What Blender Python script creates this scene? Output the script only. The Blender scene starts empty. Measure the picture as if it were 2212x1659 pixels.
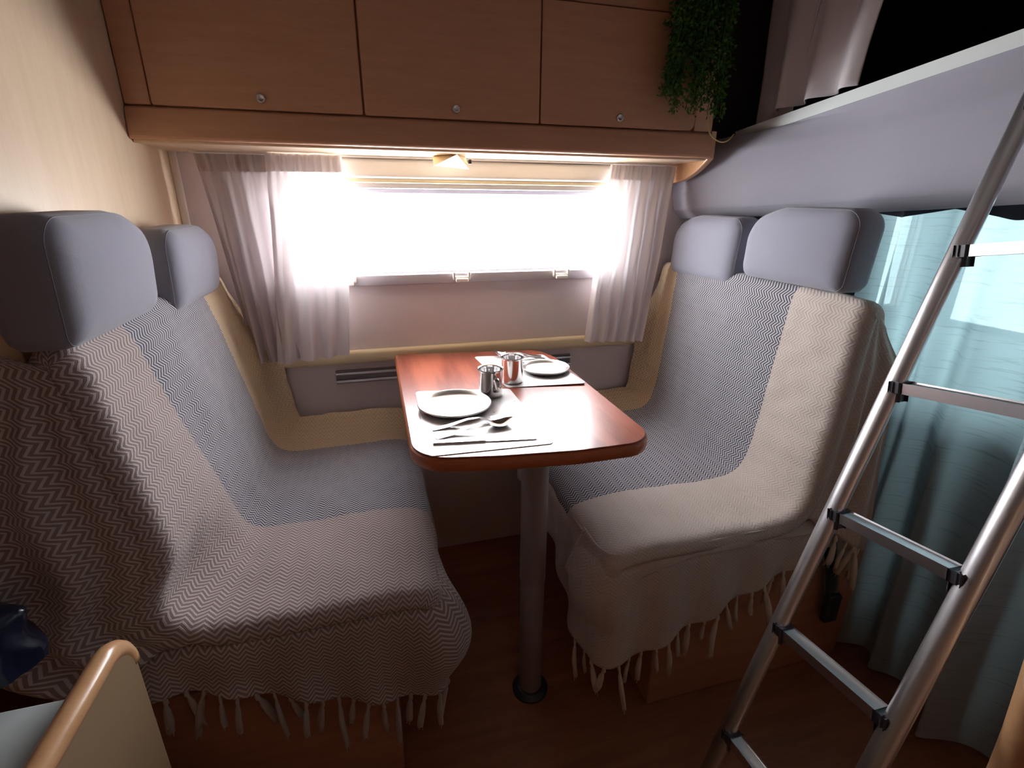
import bpy, bmesh, math, random
from mathutils import Vector, Matrix, noise
random.seed(7)
S = bpy.context.scene
COL = S.collection

# ------------------------------------------------------------------ camera
CAM = Vector((0.0, 0.0, 1.35))
YAW, PITCH, ROLL, FPX = 0.2694315, 0.3459552, 0.0057471, 1073.78
fwd = Vector((math.sin(YAW)*math.cos(PITCH), math.cos(YAW)*math.cos(PITCH), -math.sin(PITCH)))
rgt = Vector((math.cos(YAW), -math.sin(YAW), 0))
upv = rgt.cross(fwd)
r2 = rgt*math.cos(ROLL) + upv*math.sin(ROLL)
u2 = upv*math.cos(ROLL) - rgt*math.sin(ROLL)
cd = bpy.data.cameras.new('camera')
cd.sensor_width = 36; cd.sensor_fit = 'HORIZONTAL'; cd.lens = FPX/2212*36; cd.clip_start = 0.02
cam = bpy.data.objects.new('camera', cd); COL.objects.link(cam)
m = Matrix((r2, u2, -fwd)).transposed().to_4x4(); m.translation = CAM
cam.matrix_world = m
S.camera = cam

# ------------------------------------------------------------------ sky light, exposure
W = bpy.data.worlds.new('sky'); S.world = W; W.use_nodes = True
bg = W.node_tree.nodes['Background']
bg.inputs[0].default_value = (0.97, 0.97, 1.0, 1); bg.inputs[1].default_value = 30.0
S.view_settings.view_transform = 'Standard'; S.view_settings.look = 'None'
S.view_settings.exposure = 0.2; S.view_settings.gamma = 1; S.view_settings.use_curve_mapping = False
S.cycles.use_denoising = True
S.cycles.max_bounces = 12; S.cycles.diffuse_bounces = 6; S.cycles.transmission_bounces = 8; S.cycles.transparent_max_bounces = 12
S.cycles.sample_clamp_indirect = 8
S.cycles.caustics_reflective = False; S.cycles.caustics_refractive = False

def portal(name, loc, d, w, h):
    l = bpy.data.lights.new(name, 'AREA'); l.shape = 'RECTANGLE'; l.size = w; l.size_y = h
    l.cycles.is_portal = True
    o = bpy.data.objects.new(name, l); COL.objects.link(o)
    o.location = loc; o.rotation_euler = Vector(d).to_track_quat('-Z', 'Y').to_euler()
    return o
portal('window_portal', (0.28, 1.80, 1.262), (0, -1, 0), 1.20, 0.275)
portal('hatch_portal', (.26, -.32, 2.075), (0, 0, -1), .32, .32)
portal('windscreen_portal', (2.46, 0.75, 1.13), (-1, 0, 0), 1.7, 0.50)

# ------------------------------------------------------------------ materials
def nt(name):
    mt = bpy.data.materials.new(name); mt.use_nodes = True
    t = mt.node_tree; t.nodes.clear()
    o = t.nodes.new('ShaderNodeOutputMaterial')
    return mt, t, o
def nd(t, typ, **kw):
    n = t.nodes.new(typ)
    for k, v in kw.items(): setattr(n, k, v)
    return n
def math_(t, op, a, b=None, c=None):
    n = nd(t, 'ShaderNodeMath', operation=op)
    for i, v in enumerate((a, b, c)):
        if v is None: continue
        if isinstance(v, (int, float)): n.inputs[i].default_value = v
        else: t.links.new(v, n.inputs[i])
    return n.outputs[0]
def mixc(t, f, a, b):
    n = nd(t, 'ShaderNodeMix', data_type='RGBA')
    if isinstance(f, (int, float)): n.inputs[0].default_value = f
    else: t.links.new(f, n.inputs[0])
    for s, v in ((6, a), (7, b)):
        if isinstance(v, tuple): n.inputs[s].default_value = (*v[:3], 1)
        else: t.links.new(v, n.inputs[s])
    return n.outputs[2]
def pbsdf(t, o, col, rough=.5, metal=0, spec=.5, coat=0, sheen=0):
    p = nd(t, 'ShaderNodeBsdfPrincipled')
    if isinstance(col, tuple): p.inputs['Base Color'].default_value = (*col[:3], 1)
    else: t.links.new(col, p.inputs['Base Color'])
    p.inputs['Roughness'].default_value = rough; p.inputs['Metallic'].default_value = metal
    p.inputs['Specular IOR Level'].default_value = spec
    p.inputs['Coat Weight'].default_value = coat; p.inputs['Coat Roughness'].default_value = .18
    p.inputs['Sheen Weight'].default_value = sheen
    t.links.new(p.outputs[0], o.inputs[0])
    return p
def bump(t, p, h, strength=.3, dist=.002):
    b = nd(t, 'ShaderNodeBump'); b.inputs['Strength'].default_value = strength; b.inputs['Distance'].default_value = dist
    t.links.new(h, b.inputs['Height']); t.links.new(b.outputs[0], p.inputs['Normal'])
def coords(t, scale=(1, 1, 1), rot=(0, 0, 0), which='Object'):
    c = nd(t, 'ShaderNodeTexCoord'); mp = nd(t, 'ShaderNodeMapping')
    mp.inputs['Scale'].default_value = scale; mp.inputs['Rotation'].default_value = rot
    t.links.new(c.outputs[which], mp.inputs[0]); return mp.outputs[0]
def noisetex(t, vec, scale, detail=3, rough=.5):
    n = nd(t, 'ShaderNodeTexNoise'); n.inputs['Scale'].default_value = scale; n.inputs['Detail'].default_value = detail
    n.inputs['Roughness'].default_value = rough
    t.links.new(vec, n.inputs['Vector']); return n.outputs[0]

def plain(name, col, rough=.5, metal=0, var=.08, vscale=6, bstr=0, bscale=300, spec=.5, coat=0, sheen=0):
    mt, t, o = nt(name)
    v = coords(t)
    f = noisetex(t, v, vscale)
    d = tuple(max(0, c*(1-var)) for c in col); l = tuple(min(1, c*(1+var)) for c in col)
    p = pbsdf(t, o, mixc(t, f, d, l), rough, metal, spec, coat, sheen)
    if bstr: bump(t, p, noisetex(t, v, bscale, 2), bstr, .001)
    return mt
def wood(name, c1, c2, scale=(1, 14, 14), rot=(0, 0, 0), rough=.4, nscale=6, coat=0, spec=.5, figure=0):
    mt, t, o = nt(name)
    v = coords(t, scale, rot)
    f = noisetex(t, v, nscale, 6, .62)
    f2 = noisetex(t, v, nscale*7, 3, .6)
    g = math_(t, 'MULTIPLY_ADD', f2, .35, math_(t, 'MULTIPLY', f, .75))
    if figure:
        w = nd(t, 'ShaderNodeTexWave', wave_type='RINGS'); w.inputs['Scale'].default_value = figure
        w.inputs['Distortion'].default_value = 6; w.inputs['Detail'].default_value = 2; w.inputs['Detail Scale'].default_value = 1.2
        t.links.new(v, w.inputs['Vector'])
        g = math_(t, 'MULTIPLY_ADD', w.outputs[1], .35, math_(t, 'MULTIPLY', g, .75))
    r = nd(t, 'ShaderNodeValToRGB'); r.color_ramp.elements[0].position = .3; r.color_ramp.elements[1].position = .72
    r.color_ramp.elements[0].color = (*c1, 1); r.color_ramp.elements[1].color = (*c2, 1)
    t.links.new(g, r.inputs[0])
    p = pbsdf(t, o, r.outputs[0], rough, 0, spec, coat)
    bump(t, p, g, .08, .001)
    return mt
def fabric(name, col, scale=900, var=.12, rough=.95, sheen=.3):
    mt, t, o = nt(name)
    v = coords(t)
    f = noisetex(t, v, 5, 4); fw = noisetex(t, v, scale, 2)
    c = mixc(t, f, tuple(x*(1-var) for x in col), tuple(min(1, x*(1+var)) for x in col))
    c = mixc(t, math_(t, 'MULTIPLY', fw, .35), c, tuple(x*.6 for x in col))
    p = pbsdf(t, o, c, rough, 0, .2, 0, sheen)
    bump(t, p, fw, .35, .001)
    return mt
def sheer(name, col, trans=.5, clear=.12, weave=1400, streak=False):
    mt, t, o = nt(name)
    v = coords(t)
    f = noisetex(t, v, weave, 2)
    c = mixc(t, f, tuple(x*.85 for x in col), col)
    if streak:
        st = noisetex(t, coords(t, (1, 9, 160)), 1.0, 4, .6)
        r = nd(t, 'ShaderNodeMapRange'); r.inputs[1].default_value = .54; r.inputs[2].default_value = .70; t.links.new(st, r.inputs[0])
        c = mixc(t, math_(t, 'MULTIPLY', r.outputs[0], .55), c, tuple(x*.45 for x in col))
    d = nd(t, 'ShaderNodeBsdfDiffuse'); tr = nd(t, 'ShaderNodeBsdfTranslucent'); tp = nd(t, 'ShaderNodeBsdfTransparent')
    t.links.new(c, d.inputs[0]); t.links.new(c, tr.inputs[0])
    m1 = nd(t, 'ShaderNodeMixShader'); m1.inputs[0].default_value = trans
    t.links.new(d.outputs[0], m1.inputs[1]); t.links.new(tr.outputs[0], m1.inputs[2])
    m2 = nd(t, 'ShaderNodeMixShader'); m2.inputs[0].default_value = clear
    t.links.new(m1.outputs[0], m2.inputs[1]); t.links.new(tp.outputs[0], m2.inputs[2])
    t.links.new(m2.outputs[0], o.inputs[0]); return mt
def glass(name, tint=(1, 1, 1), gloss=.06):
    mt, t, o = nt(name)
    tp = nd(t, 'ShaderNodeBsdfTransparent'); tp.inputs[0].default_value = (*tint, 1)
    g = nd(t, 'ShaderNodeBsdfGlossy'); g.inputs[1].default_value = .03
    m2 = nd(t, 'ShaderNodeMixShader'); m2.inputs[0].default_value = gloss
    t.links.new(tp.outputs[0], m2.inputs[1]); t.links.new(g.outputs[0], m2.inputs[2])
    t.links.new(m2.outputs[0], o.inputs[0]); return mt
def herring(name, bands, period=.028, stripe=.0100, slope=1.0):
    """woven herringbone; bands = [(v_start, colour_a, colour_b), ...] across the cloth"""
    mt, t, o = nt(name)
    uv = nd(t, 'ShaderNodeUVMap'); sp = nd(t, 'ShaderNodeSeparateXYZ'); t.links.new(uv.outputs[0], sp.inputs[0])
    u, v = sp.outputs[0], sp.outputs[1]
    tri = math_(t, 'PINGPONG', u, period/2)
    ph = math_(t, 'MULTIPLY_ADD', tri, slope, v)
    st = math_(t, 'DIVIDE', math_(t, 'PINGPONG', ph, stripe/2), stripe/2)
    mr = nd(t, 'ShaderNodeMapRange', interpolation_type='SMOOTHSTEP'); mr.inputs[1].default_value = .44; mr.inputs[2].default_value = .68
    t.links.new(st, mr.inputs[0]); k = mr.outputs[0]
    col = None
    for v0, a, b in bands:
        c = mixc(t, k, a, b)
        if col is None: col = c
        else: col = mixc(t, math_(t, 'GREATER_THAN', v, v0), col, c)
    fw = noisetex(t, coords(t), 700, 2)
    dirt = noisetex(t, coords(t), 4, 3)
    col = mixc(t, math_(t, 'MULTIPLY', fw, .22), col, (.30, .26, .24))
    col = mixc(t, math_(t, 'MULTIPLY', dirt, .18), col, (.35, .30, .27))
    p = pbsdf(t, o, col, .95, 0, .15, 0, .25)
    bump(t, p, math_(t, 'ADD', k, fw), .5, .0015)
    return mt

M = {}
M['wall'] = plain('vinyl_wall', (.68, .61, .605), .6, var=.05, bstr=.12, bscale=500)
M['partition'] = wood('partition_laminate', (.70, .53, .36), (.78, .62, .44), (10, 10, 1.0), rough=.45, nscale=4)
M['beech'] = wood('beech_laminate', (.48, .25, .14), (.57, .32, .19), (1.3, 14, 14), rough=.42, nscale=4)
M['beechedge'] = wood('beech_edge', (.50, .27, .13), (.60, .35, .18), (1, 10, 10), rough=.3, nscale=4, coat=.3)
M['beechbox'] = wood('beech_box', (.36, .17, .10), (.46, .24, .15), (1, 9, 9), rough=.45, nscale=4)
M['boardface'] = plain('laminate_board_shaded', (.25, .17, .10), .5, var=.06)  # lighter beech darkened: the near corner's shade is put into this colour
M['floor'] = wood('floor_vinyl', (.18, .062, .028), (.32, .125, .06), (1.0, 9, 1), rough=.38, nscale=3.2)
M['table'] = wood('table_mahogany', (.155, .028, .014), (.36, .095, .05), (9, 1.1, 9), rough=.33, nscale=4, coat=.35, figure=1.1)
M['tableedge'] = wood('table_edge', (.34, .085, .03), (.48, .15, .055), (3, 3, 12), rough=.35, nscale=3, coat=.2)
M['cream'] = plain('cream_plastic', (.72, .60, .38), .45, var=.03)
M['offwhite'] = plain('offwhite_plastic', (.80, .76, .70), .4, var=.03)
M['greyframe'] = plain('window_frame_grey', (.50, .47, .50), .45, var=.04)
M['ceiling'] = plain('ceiling_dark', (.32, .29, .27), .7, var=.04)  # out-of-view ceiling, darkened to cut light bounced into the room
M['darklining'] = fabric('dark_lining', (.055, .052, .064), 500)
M['greypad'] = fabric('grey_padding', (.36, .355, .41), 900, .06)
M['headfab'] = fabric('headrest_fabric', (.27, .275, .335), 1000, .08)
M['cushion'] = fabric('seat_cushion_fabric', (.30, .27, .27), 900)
M['alu'] = plain('brushed_aluminium', (.62, .62, .64), .32, 1.0, var=.05, vscale=40)
M['steel'] = plain('stainless_steel', (.66, .645, .64), .14, 1.0, var=.05, vscale=30)
M['steelbrush'] = plain('plate_steel', (.74, .73, .72), .28, 1.0, var=.05, vscale=30)
M['pole'] = plain('pole_paint', (.24, .205, .21), .4, var=.04)
M['black'] = plain('black_plastic', (.02, .02, .022), .45, var=.1)
M['darkbracket'] = plain('bracket_plastic', (.055, .058, .075), .4, var=.1)
M['strap'] = fabric('black_webbing', (.012, .012, .014), 700)
M['board'] = plain('bed_board_edge', (.66, .72, .70), .6, var=.05, bstr=.3, bscale=250)
M['teal'] = plain('grey_worktop', (.42, .47, .48), .5, var=.05)
M['bag'] = plain('navy_plastic', (.012, .018, .045), .22, var=.3, vscale=20, bstr=.6, bscale=25)
M['curtain'] = sheer('sheer_curtain', (.88, .83, .84), .14, .018)
M['curtain2'] = sheer('lined_curtain', (.62, .55, .56), .09, .004)
M['bunkcurtain'] = fabric('bunk_curtain_cloth', (.78, .74, .76), 800, .06)
M['cabcurtain'] = sheer('cab_curtain_satin', (.56, .64, .67), .50, .06, 700, streak=True)
M['header'] = fabric('curtain_header', (.055, .055, .075), 800)
M['mat'] = None
M['leaf'] = None
M['glass'] = glass('window_glass', (1, 1, 1))
M['tint'] = glass('tinted_glass', (.47, .555, .56))
M['milky'] = glass('hatch_dome', (.17, .17, .175))
M['lamp'] = sheer('lamp_shade_plastic', (.92, .90, .86), .6, 0)
M['cable'] = plain('yellow_cable', (.62, .48, .20), .5)

def floral():
    mt, t, o = nt('placemat_print')
    v = coords(t)
    w = nd(t, 'ShaderNodeTexVoronoi'); w.inputs['Scale'].default_value = 34; w.inputs['Randomness'].default_value = 1
    n1 = noisetex(t, v, 30, 3)
    mx = nd(t, 'ShaderNodeVectorMath', operation='ADD'); t.links.new(v, mx.inputs[0])
    sc = nd(t, 'ShaderNodeVectorMath', operation='SCALE'); sc.inputs['Scale'].default_value = .03
    nn = nd(t, 'ShaderNodeTexNoise'); nn.inputs['Scale'].default_value = 70; t.links.new(v, nn.inputs['Vector'])
    t.links.new(nn.outputs[1], sc.inputs[0]); t.links.new(sc.outputs[0], mx.inputs[1]); t.links.new(mx.outputs[0], w.inputs['Vector'])
    k = math_(t, 'LESS_THAN', w.outputs[0], .16)
    k2 = math_(t, 'MULTIPLY', k, math_(t, 'GREATER_THAN', n1, .47))
    c = mixc(t, math_(t, 'MULTIPLY', k2, .75), (.82, .80, .80), (.33, .27, .27))
    pbsdf(t, o, c, .3, 0, .5)
    return mt
M['mat'] = floral()
def leafmat():
    mt, t, o = nt('fern_leaf')
    f = noisetex(t, coords(t), 26, 2)
    c = mixc(t, f, (.012, .055, .012), (.07, .20, .02))
    p = pbsdf(t, o, c, .5, 0, .3)
    return mt
M['leaf'] = leafmat()
NAVY = (.012, .016, .050); WHT = (.55, .56, .61); TAN = (.60, .47, .30); TAN2 = (.50, .38, .24)
TAU = (.24, .180, .17); CRM = (.58, .52, .52)
M['throwL'] = herring('throw_navy_taupe', [(0, TAN, TAN2), (.10, NAVY, WHT), (.535, TAU, CRM)])
CR1, CR2 = (.60, .535, .49), (.545, .48, .435)
M['throwR'] = herring('throw_navy_cream', [(0, (.42, .30, .17), (.62, .49, .32)), (.085, NAVY, WHT), (.62, CR1, CR2)])
M['tassL'] = fabric('taupe_yarn', (.42, .36, .33), 500)
M['tassR'] = fabric('cream_yarn', (.60, .52, .43), 500)

# ------------------------------------------------------------------ builders
ORG = {}
def link(name, me, mat, parent=None, smooth=True, origin=None):
    if mat is not None: me.materials.append(M[mat] if isinstance(mat, str) else mat)
    if smooth:
        for p in me.polygons: p.use_smooth = True
    ob = bpy.data.objects.new(name, me); COL.objects.link(ob)
    if parent is not None:
        org = ORG[parent.name]
        me.transform(Matrix.Translation(-org)); ob.parent = parent
        ORG[ob.name] = org
    else:
        if origin is None:
            vs = [v.co for v in me.vertices]
            mn = [min(v[i] for v in vs) for i in range(3)]; mx = [max(v[i] for v in vs) for i in range(3)]
            origin = Vector(((mn[0]+mx[0])/2, (mn[1]+mx[1])/2, mn[2]))
        origin = Vector(origin)
        me.transform(Matrix.Translation(-origin)); ob.location = origin; ORG[ob.name] = origin
    return ob
def tag(o, label=None, cat=None, group=None, kind=None):
    if label: o['label'] = label
    if cat: o['category'] = cat
    if group: o['group'] = group
    if kind: o['kind'] = kind
    return o
def thing(name, loc, label, cat, group=None):
    o = bpy.data.objects.new(name, None); COL.objects.link(o); o.location = loc; o.empty_display_size = .05
    ORG[o.name] = Vector(loc)
    return tag(o, label, cat, group)
def pydata(name, vs, fs, mat, parent=None, smooth=True, uvs=None):
    me = bpy.data.meshes.new(name); me.from_pydata([tuple(v) for v in vs], [], fs); me.update()
    if uvs:
        l = me.uv_layers.new(name='UVMap')
        for lp in me.loops: l.data[lp.index].uv = uvs[lp.vertex_index]
    return link(name, me, mat, parent, smooth)
def autosmooth(ob, ang=40):
    me = ob.data
    bm = bmesh.new(); bm.from_mesh(me)
    for e in bm.edges:
        if len(e.link_faces) == 2 and e.calc_face_angle(0) > math.radians(ang): e.smooth = False
    bm.to_mesh(me); bm.free()
    return ob
def bm_obj(name, bm, mat, parent=None, smooth=True, ang=40):
    bmesh.ops.recalc_face_normals(bm, faces=bm.faces)
    me = bpy.data.meshes.new(name); bm.to_mesh(me); bm.free()
    return autosmooth(link(name, me, mat, parent, smooth), ang)
def add_box(bm, x0, x1, y0, y1, z0, z1, bev=0, seg=2, mat=None):
    r = bmesh.ops.create_cube(bm, size=1)
    vs = r['verts']
    for v in vs:
        v.co = Vector((x0+(v.co.x+.5)*(x1-x0), y0+(v.co.y+.5)*(y1-y0), z0+(v.co.z+.5)*(z1-z0)))
        if mat is not None: v.co = mat @ v.co
    if bev:
        es = list({e for v in vs for e in v.link_edges})
        bmesh.ops.bevel(bm, geom=es, offset=bev, segments=seg, profile=.5, affect='EDGES')
def box(name, x0, x1, y0, y1, z0, z1, mat, parent=None, bev=.004, seg=2):
    bm = bmesh.new(); add_box(bm, min(x0,x1), max(x0,x1), min(y0,y1), max(y0,y1), min(z0,z1), max(z0,z1), bev, seg)
    return bm_obj(name, bm, mat, parent, ang=50)
def struct(o): o['kind'] = 'structure'; return o
def prism(name, pts, axis, a, b, mat, parent=None, bev=0, seg=2):
    """polygon pts (2-D) extruded along an axis from a to b"""
    def P(p, d):
        return {0: (d, p[0], p[1]), 1: (p[0], d, p[1]), 2: (p[0], p[1], d)}[axis]
    bm = bmesh.new()
    lo = [bm.verts.new(P(p, a)) for p in pts]; hi = [bm.verts.new(P(p, b)) for p in pts]
    n = len(pts); bm.faces.new(lo[::-1]); bm.faces.new(hi)
    for i in range(n): bm.faces.new((lo[i], lo[(i+1) % n], hi[(i+1) % n], hi[i]))
    bmesh.ops.recalc_face_normals(bm, faces=bm.faces)
    if bev:
        es = [e for e in bm.edges if e.calc_face_angle(0) > .6 and
              abs((e.verts[0].co-e.verts[1].co)[axis]) < 1e-6]
        bmesh.ops.bevel(bm, geom=es, offset=bev, segments=seg, profile=.5, affect='EDGES')
    return bm_obj(name, bm, mat, parent, ang=14)
def round_poly(pts, radii, n=8):
    out = []; k = len(pts)
    for i in range(k):
        p0, p1, p2 = Vector(pts[i-1]), Vector(pts[i]), Vector(pts[(i+1) % k]); r = radii[i] if not isinstance(radii, (int, float)) else radii
        a = (p0-p1); b = (p2-p1); la, lb = a.length, b.length; a.normalize(); b.normalize()
        if r <= 1e-6: out.append(tuple(p1)); continue
        ang = a.angle(b); d = min(r/math.tan(ang/2), la*.49, lb*.49); rr = d*math.tan(ang/2)
        c = p1 + (a+b).normalized()*(rr/math.sin(ang/2))
        s, e = p1+a*d-c, p1+b*d-c
        t0 = math.atan2(s.y, s.x); t1 = math.atan2(e.y, e.x); dt = (t1-t0+math.pi) % (2*math.pi)-math.pi
        for j in range(n+1):
            t = t0+dt*j/n; out.append((c.x+rr*math.cos(t), c.y+rr*math.sin(t)))
    return out
def frames(path):
    path = [Vector(p) for p in path]; out = []; nprev = None
    for i in range(len(path)):
        t = (path[min(i+1, len(path)-1)]-path[max(i-1, 0)]).normalized()
        if nprev is None:
            ref = Vector((0, 0, 1)) if abs(t.z) < .9 else Vector((1, 0, 0)); n = (ref-t*ref.dot(t)).normalized()
        else: n = (nprev-t*nprev.dot(t)).normalized()
        nprev = n; out.append((path[i], t, n, t.cross(n)))
    return out
def tube_data(path, rad, seg=12, cap=True, sx=1.0, sy=1.0, vs=None, fs=None):
    vs = [] if vs is None else vs; fs = [] if fs is None else fs
    b0 = len(vs); fr = frames(path)
    for i, (p, t, n, b) in enumerate(fr):
        r = rad[i] if isinstance(rad, (list, tuple)) else rad
        for k in range(seg):
            a = 2*math.pi*k/seg; vs.append(p+n*(math.cos(a)*r*sx)+b*(math.sin(a)*r*sy))
    for i in range(len(fr)-1):
        for k in range(seg):
            k2 = (k+1) % seg
            fs.append((b0+i*seg+k, b0+i*seg+k2, b0+(i+1)*seg+k2, b0+(i+1)*seg+k))
    if cap:
        fs.append(tuple(b0+k for k in range(seg))[::-1]); fs.append(tuple(b0+(len(fr)-1)*seg+k for k in range(seg)))
    return vs, fs
def tube(name, path, rad, mat, parent=None, seg=12, sx=1.0, sy=1.0):
    vs, fs = tube_data(path, rad, seg, True, sx, sy)
    return autosmooth(pydata(name, vs, fs, mat, parent), 50)
def lathe(name, prof, c, mat, parent=None, seg=48):
    vs, fs = [], []
    for r, z in prof:
        for k in range(seg):
            a = 2*math.pi*k/seg; vs.append((c[0]+r*math.cos(a), c[1]+r*math.sin(a), c[2]+z))
    for i in range(len(prof)-1):
        for k in range(seg):
            k2 = (k+1) % seg; fs.append((i*seg+k, i*seg+k2, (i+1)*seg+k2, (i+1)*seg+k))
    fs.append(tuple(range(seg))[::-1])
    n = len(prof)-1; fs.append(tuple(n*seg+k for k in range(seg)))
    return autosmooth(pydata(name, vs, fs, mat, parent), 45)
def grid_data(fn, nu, nv, uvfn=None, vs=None, fs=None, uvs=None):
    vs = [] if vs is None else vs; fs = [] if fs is None else fs; uvs = [] if uvs is None else uvs
    b = len(vs)
    for i in range(nu+1):
        for j in range(nv+1):
            u, v = i/nu, j/nv; vs.append(Vector(fn(u, v)))
            uvs.append(uvfn(u, v) if uvfn else (u, v))
    for i in range(nu):
        for j in range(nv):
            a = b+i*(nv+1)+j; fs.append((a, a+nv+1, a+nv+2, a+1))
    return vs, fs, uvs
def grid(name, fn, nu, nv, mat, parent=None, uvfn=None, thick=0):
    vs, fs, uvs = grid_data(fn, nu, nv, uvfn)
    ob = pydata(name, vs, fs, mat, parent, True, uvs)
    if thick:
        md = ob.modifiers.new('thickness', 'SOLIDIFY'); md.thickness = thick; md.offset = 0
    return ob
def lerp(a, b, t): return a+(b-a)*t
def sstep(a, b, x):
    t = min(1, max(0, (x-a)/(b-a))); return t*t*(3-2*t)
def nz(x, y, z=0): return noise.noise(Vector((x, y, z)))
def spline(pts, n):
    """Catmull-Rom through points, resampled evenly to n+1 points"""
    P = [Vector(p) for p in pts]; P = [P[0]*2-P[1]]+P+[P[-1]*2-P[-2]]; out = []
    for i in range(1, len(P)-2):
        for k in range(24):
            t = k/24; a, b, c, d = P[i-1], P[i], P[i+1], P[i+2]
            out.append(.5*((2*b)+(c-a)*t+(2*a-5*b+4*c-d)*t*t+(3*b-a-3*c+d)*t**3))
    out.append(P[-2]); L = [0]
    for i in range(1, len(out)): L.append(L[-1]+(out[i]-out[i-1]).length)
    res = []; j = 0
    for k in range(n+1):
        s = L[-1]*k/n
        while j < len(L)-2 and L[j+1] < s: j += 1
        t = (s-L[j])/max(1e-9, L[j+1]-L[j]); res.append(out[j].lerp(out[j+1], t))
    return res, L[-1]

# ================================================================== SETTING
YW = 1.74
WX0, WX1, WZ0, WZ1 = -.32, .88, 1.125, 1.40
def wall_with_hole(name, axis, d0, d1, a0, a1, z0, z1, holes, mat):
    """wall slab; holes = [(a_lo, a_hi, z_lo, z_hi)] cut by building the slab from strips"""
    bm = bmesh.new()
    xs = sorted({a0, a1, *[h[0] for h in holes], *[h[1] for h in holes]}); zs = sorted({z0, z1, *[h[2] for h in holes], *[h[3] for h in holes]})
    cell = {}
    for i in range(len(xs)-1):
        for j in range(len(zs)-1):
            cx, cz = (xs[i]+xs[i+1])/2, (zs[j]+zs[j+1])/2
            if any(h[0] < cx < h[1] and h[2] < cz < h[3] for h in holes): continue
            if axis == 1: add_box(bm, xs[i], xs[i+1], d0, d1, zs[j], zs[j+1])
            else: add_box(bm, d0, d1, xs[i], xs[i+1], zs[j], zs[j+1])
    bmesh.ops.remove_doubles(bm, verts=bm.verts, dist=1e-5)
    seen = {}
    for f in bm.faces: seen.setdefault(tuple(sorted(v.index for v in f.verts)), []).append(f)
    bm.verts.index_update()
    seen = {}
    for f in bm.faces: seen.setdefault(tuple(sorted(v.index for v in f.verts)), []).append(f)
    bmesh.ops.delete(bm, geom=[f for l in seen.values() if len(l) > 1 for f in l], context='FACES')
    return struct(bm_obj(name, bm, mat, None, False))
struct(box('floor', -1.5, 2.5, -.82, 1.80, -.05, 0, 'floor', bev=0))
wall_with_hole('wall_back', 1, YW, YW+.05, -1.5, 2.5, 0, 2.05,
               [(WX0, WX1, WZ0, WZ1), (1.55, 2.35, .92, 1.38)], 'wall')
struct(box('wall_left', -.557, -.527, .90, YW, 0, 2.02, 'partition', bev=.003))
struct(box('wall_rear', -1.5, -1.46, -.82, YW, 0, 2.05, 'beechbox', bev=0))
wall_with_hole('wall_front', 1, -.86, -.82, -1.5, 2.5, 0, 2.05, [], 'beechbox')
HX0, HX1, HY0, HY1 = .10, .42, -.48, -.16      # roof hatch behind the camera
bm = bmesh.new()
for a in ((-1.5, HX0, -.82, YW), (HX1, 2.5, -.82, YW), (HX0, HX1, -.82, HY0), (HX0, HX1, HY1, YW)): add_box(bm, a[0], a[1], a[2], a[3], 2.02, 2.06)
struct(bm_obj('ceiling', bm, 'ceiling', None, False))
struct(box('window_3', HX0-.01, HX1+.01, HY0-.01, HY1+.01, 2.062, 2.068, 'milky', bev=0))
wall_with_hole('wall_cab', 0, 2.44, 2.48, -.82, YW, 0, 2.05, [(-.1, 1.6, .88, 1.38)], 'darklining')
struct(box('trim_1', -.527, 1.10, YW-.028, YW, .832, .878, 'cream', bev=.012, seg=4))
struct(box('trim_2', -.527, -.507, YW-.012, YW, .878, 1.489, 'offwhite', bev=.003))

# window: frame, pane, blind cassette, catches
win = bpy.data.objects.new('window_1', None); COL.objects.link(win); win.location = (.28, YW, WZ0); ORG['window_1'] = Vector((.28, YW, WZ0))
win['kind'] = 'structure'; win['label'] = 'wide low window with pulled-back curtains above the table'
bm = bmesh.new()
add_box(bm, WX0-.025, WX1+.025, YW-.018, YW+.02, WZ0-.030, WZ0+.004, .005)
add_box(bm, WX0-.025, WX1+.025, YW-.014, YW+.02, WZ1-.004, WZ1+.022, .005)
add_box(bm, WX0-.025, WX0+.006, YW-.014, YW+.02, WZ0, WZ1, .005)
add_box(bm, WX1-.006, WX1+.025, YW-.014, YW+.02, WZ0, WZ1, .005)
bm_obj('window_frame', bm, 'greyframe', win)
box('inner_seal', WX0, WX1, YW+.018, YW+.034, WZ1-.018, WZ1, 'greyframe', win, .004)
box('bottom_seal', WX0, WX1, YW+.018, YW+.034, WZ0, WZ0+.010, 'greyframe', win, .003)
box('pane', WX0, WX1, YW+.036, YW+.040, WZ0, WZ1, 'glass', win, 0)
bl = box('blind_cassette', WX0-.03, WX1+.03, YW-.045, YW, WZ1+.024, 1.482, 'offwhite', win, .012, 3)
box('blind_bar', WX0-.01, WX1+.01, YW-.034, YW-.012, WZ1+.012, WZ1+.026, 'cream', win, .004)
for px in (-.085, .292, .655):
    b = box('catch', px-.030, px+.030, YW-.030, YW-.014, WZ0-.020, WZ0-.006, 'offwhite', win, .004)
    box('catch_lever', px-.022, px+.022, YW-.040, YW-.028, WZ0-.026, WZ0-.012, 'offwhite', b, .004)
    for q in (-.030, .022): box('catch_post', px+q, px+q+.008, YW-.034, YW-.014, WZ0-.012, WZ0+.008, 'offwhite', b, .002)
w3 = bpy.data.objects.new('window_2', None); COL.objects.link(w3); w3.location = (2.46, .75, .88); ORG['window_2'] = Vector((2.46, .75, .88)); w3['kind'] = 'structure'
box('windscreen', 2.455, 2.46, -.1, 1.6, .88, 1.38, 'tint', w3, 0)
box('cab_side_pane', 1.55, 2.35, YW+.02, YW+.025, .92, 1.38, 'tint', w3, 0)
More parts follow.
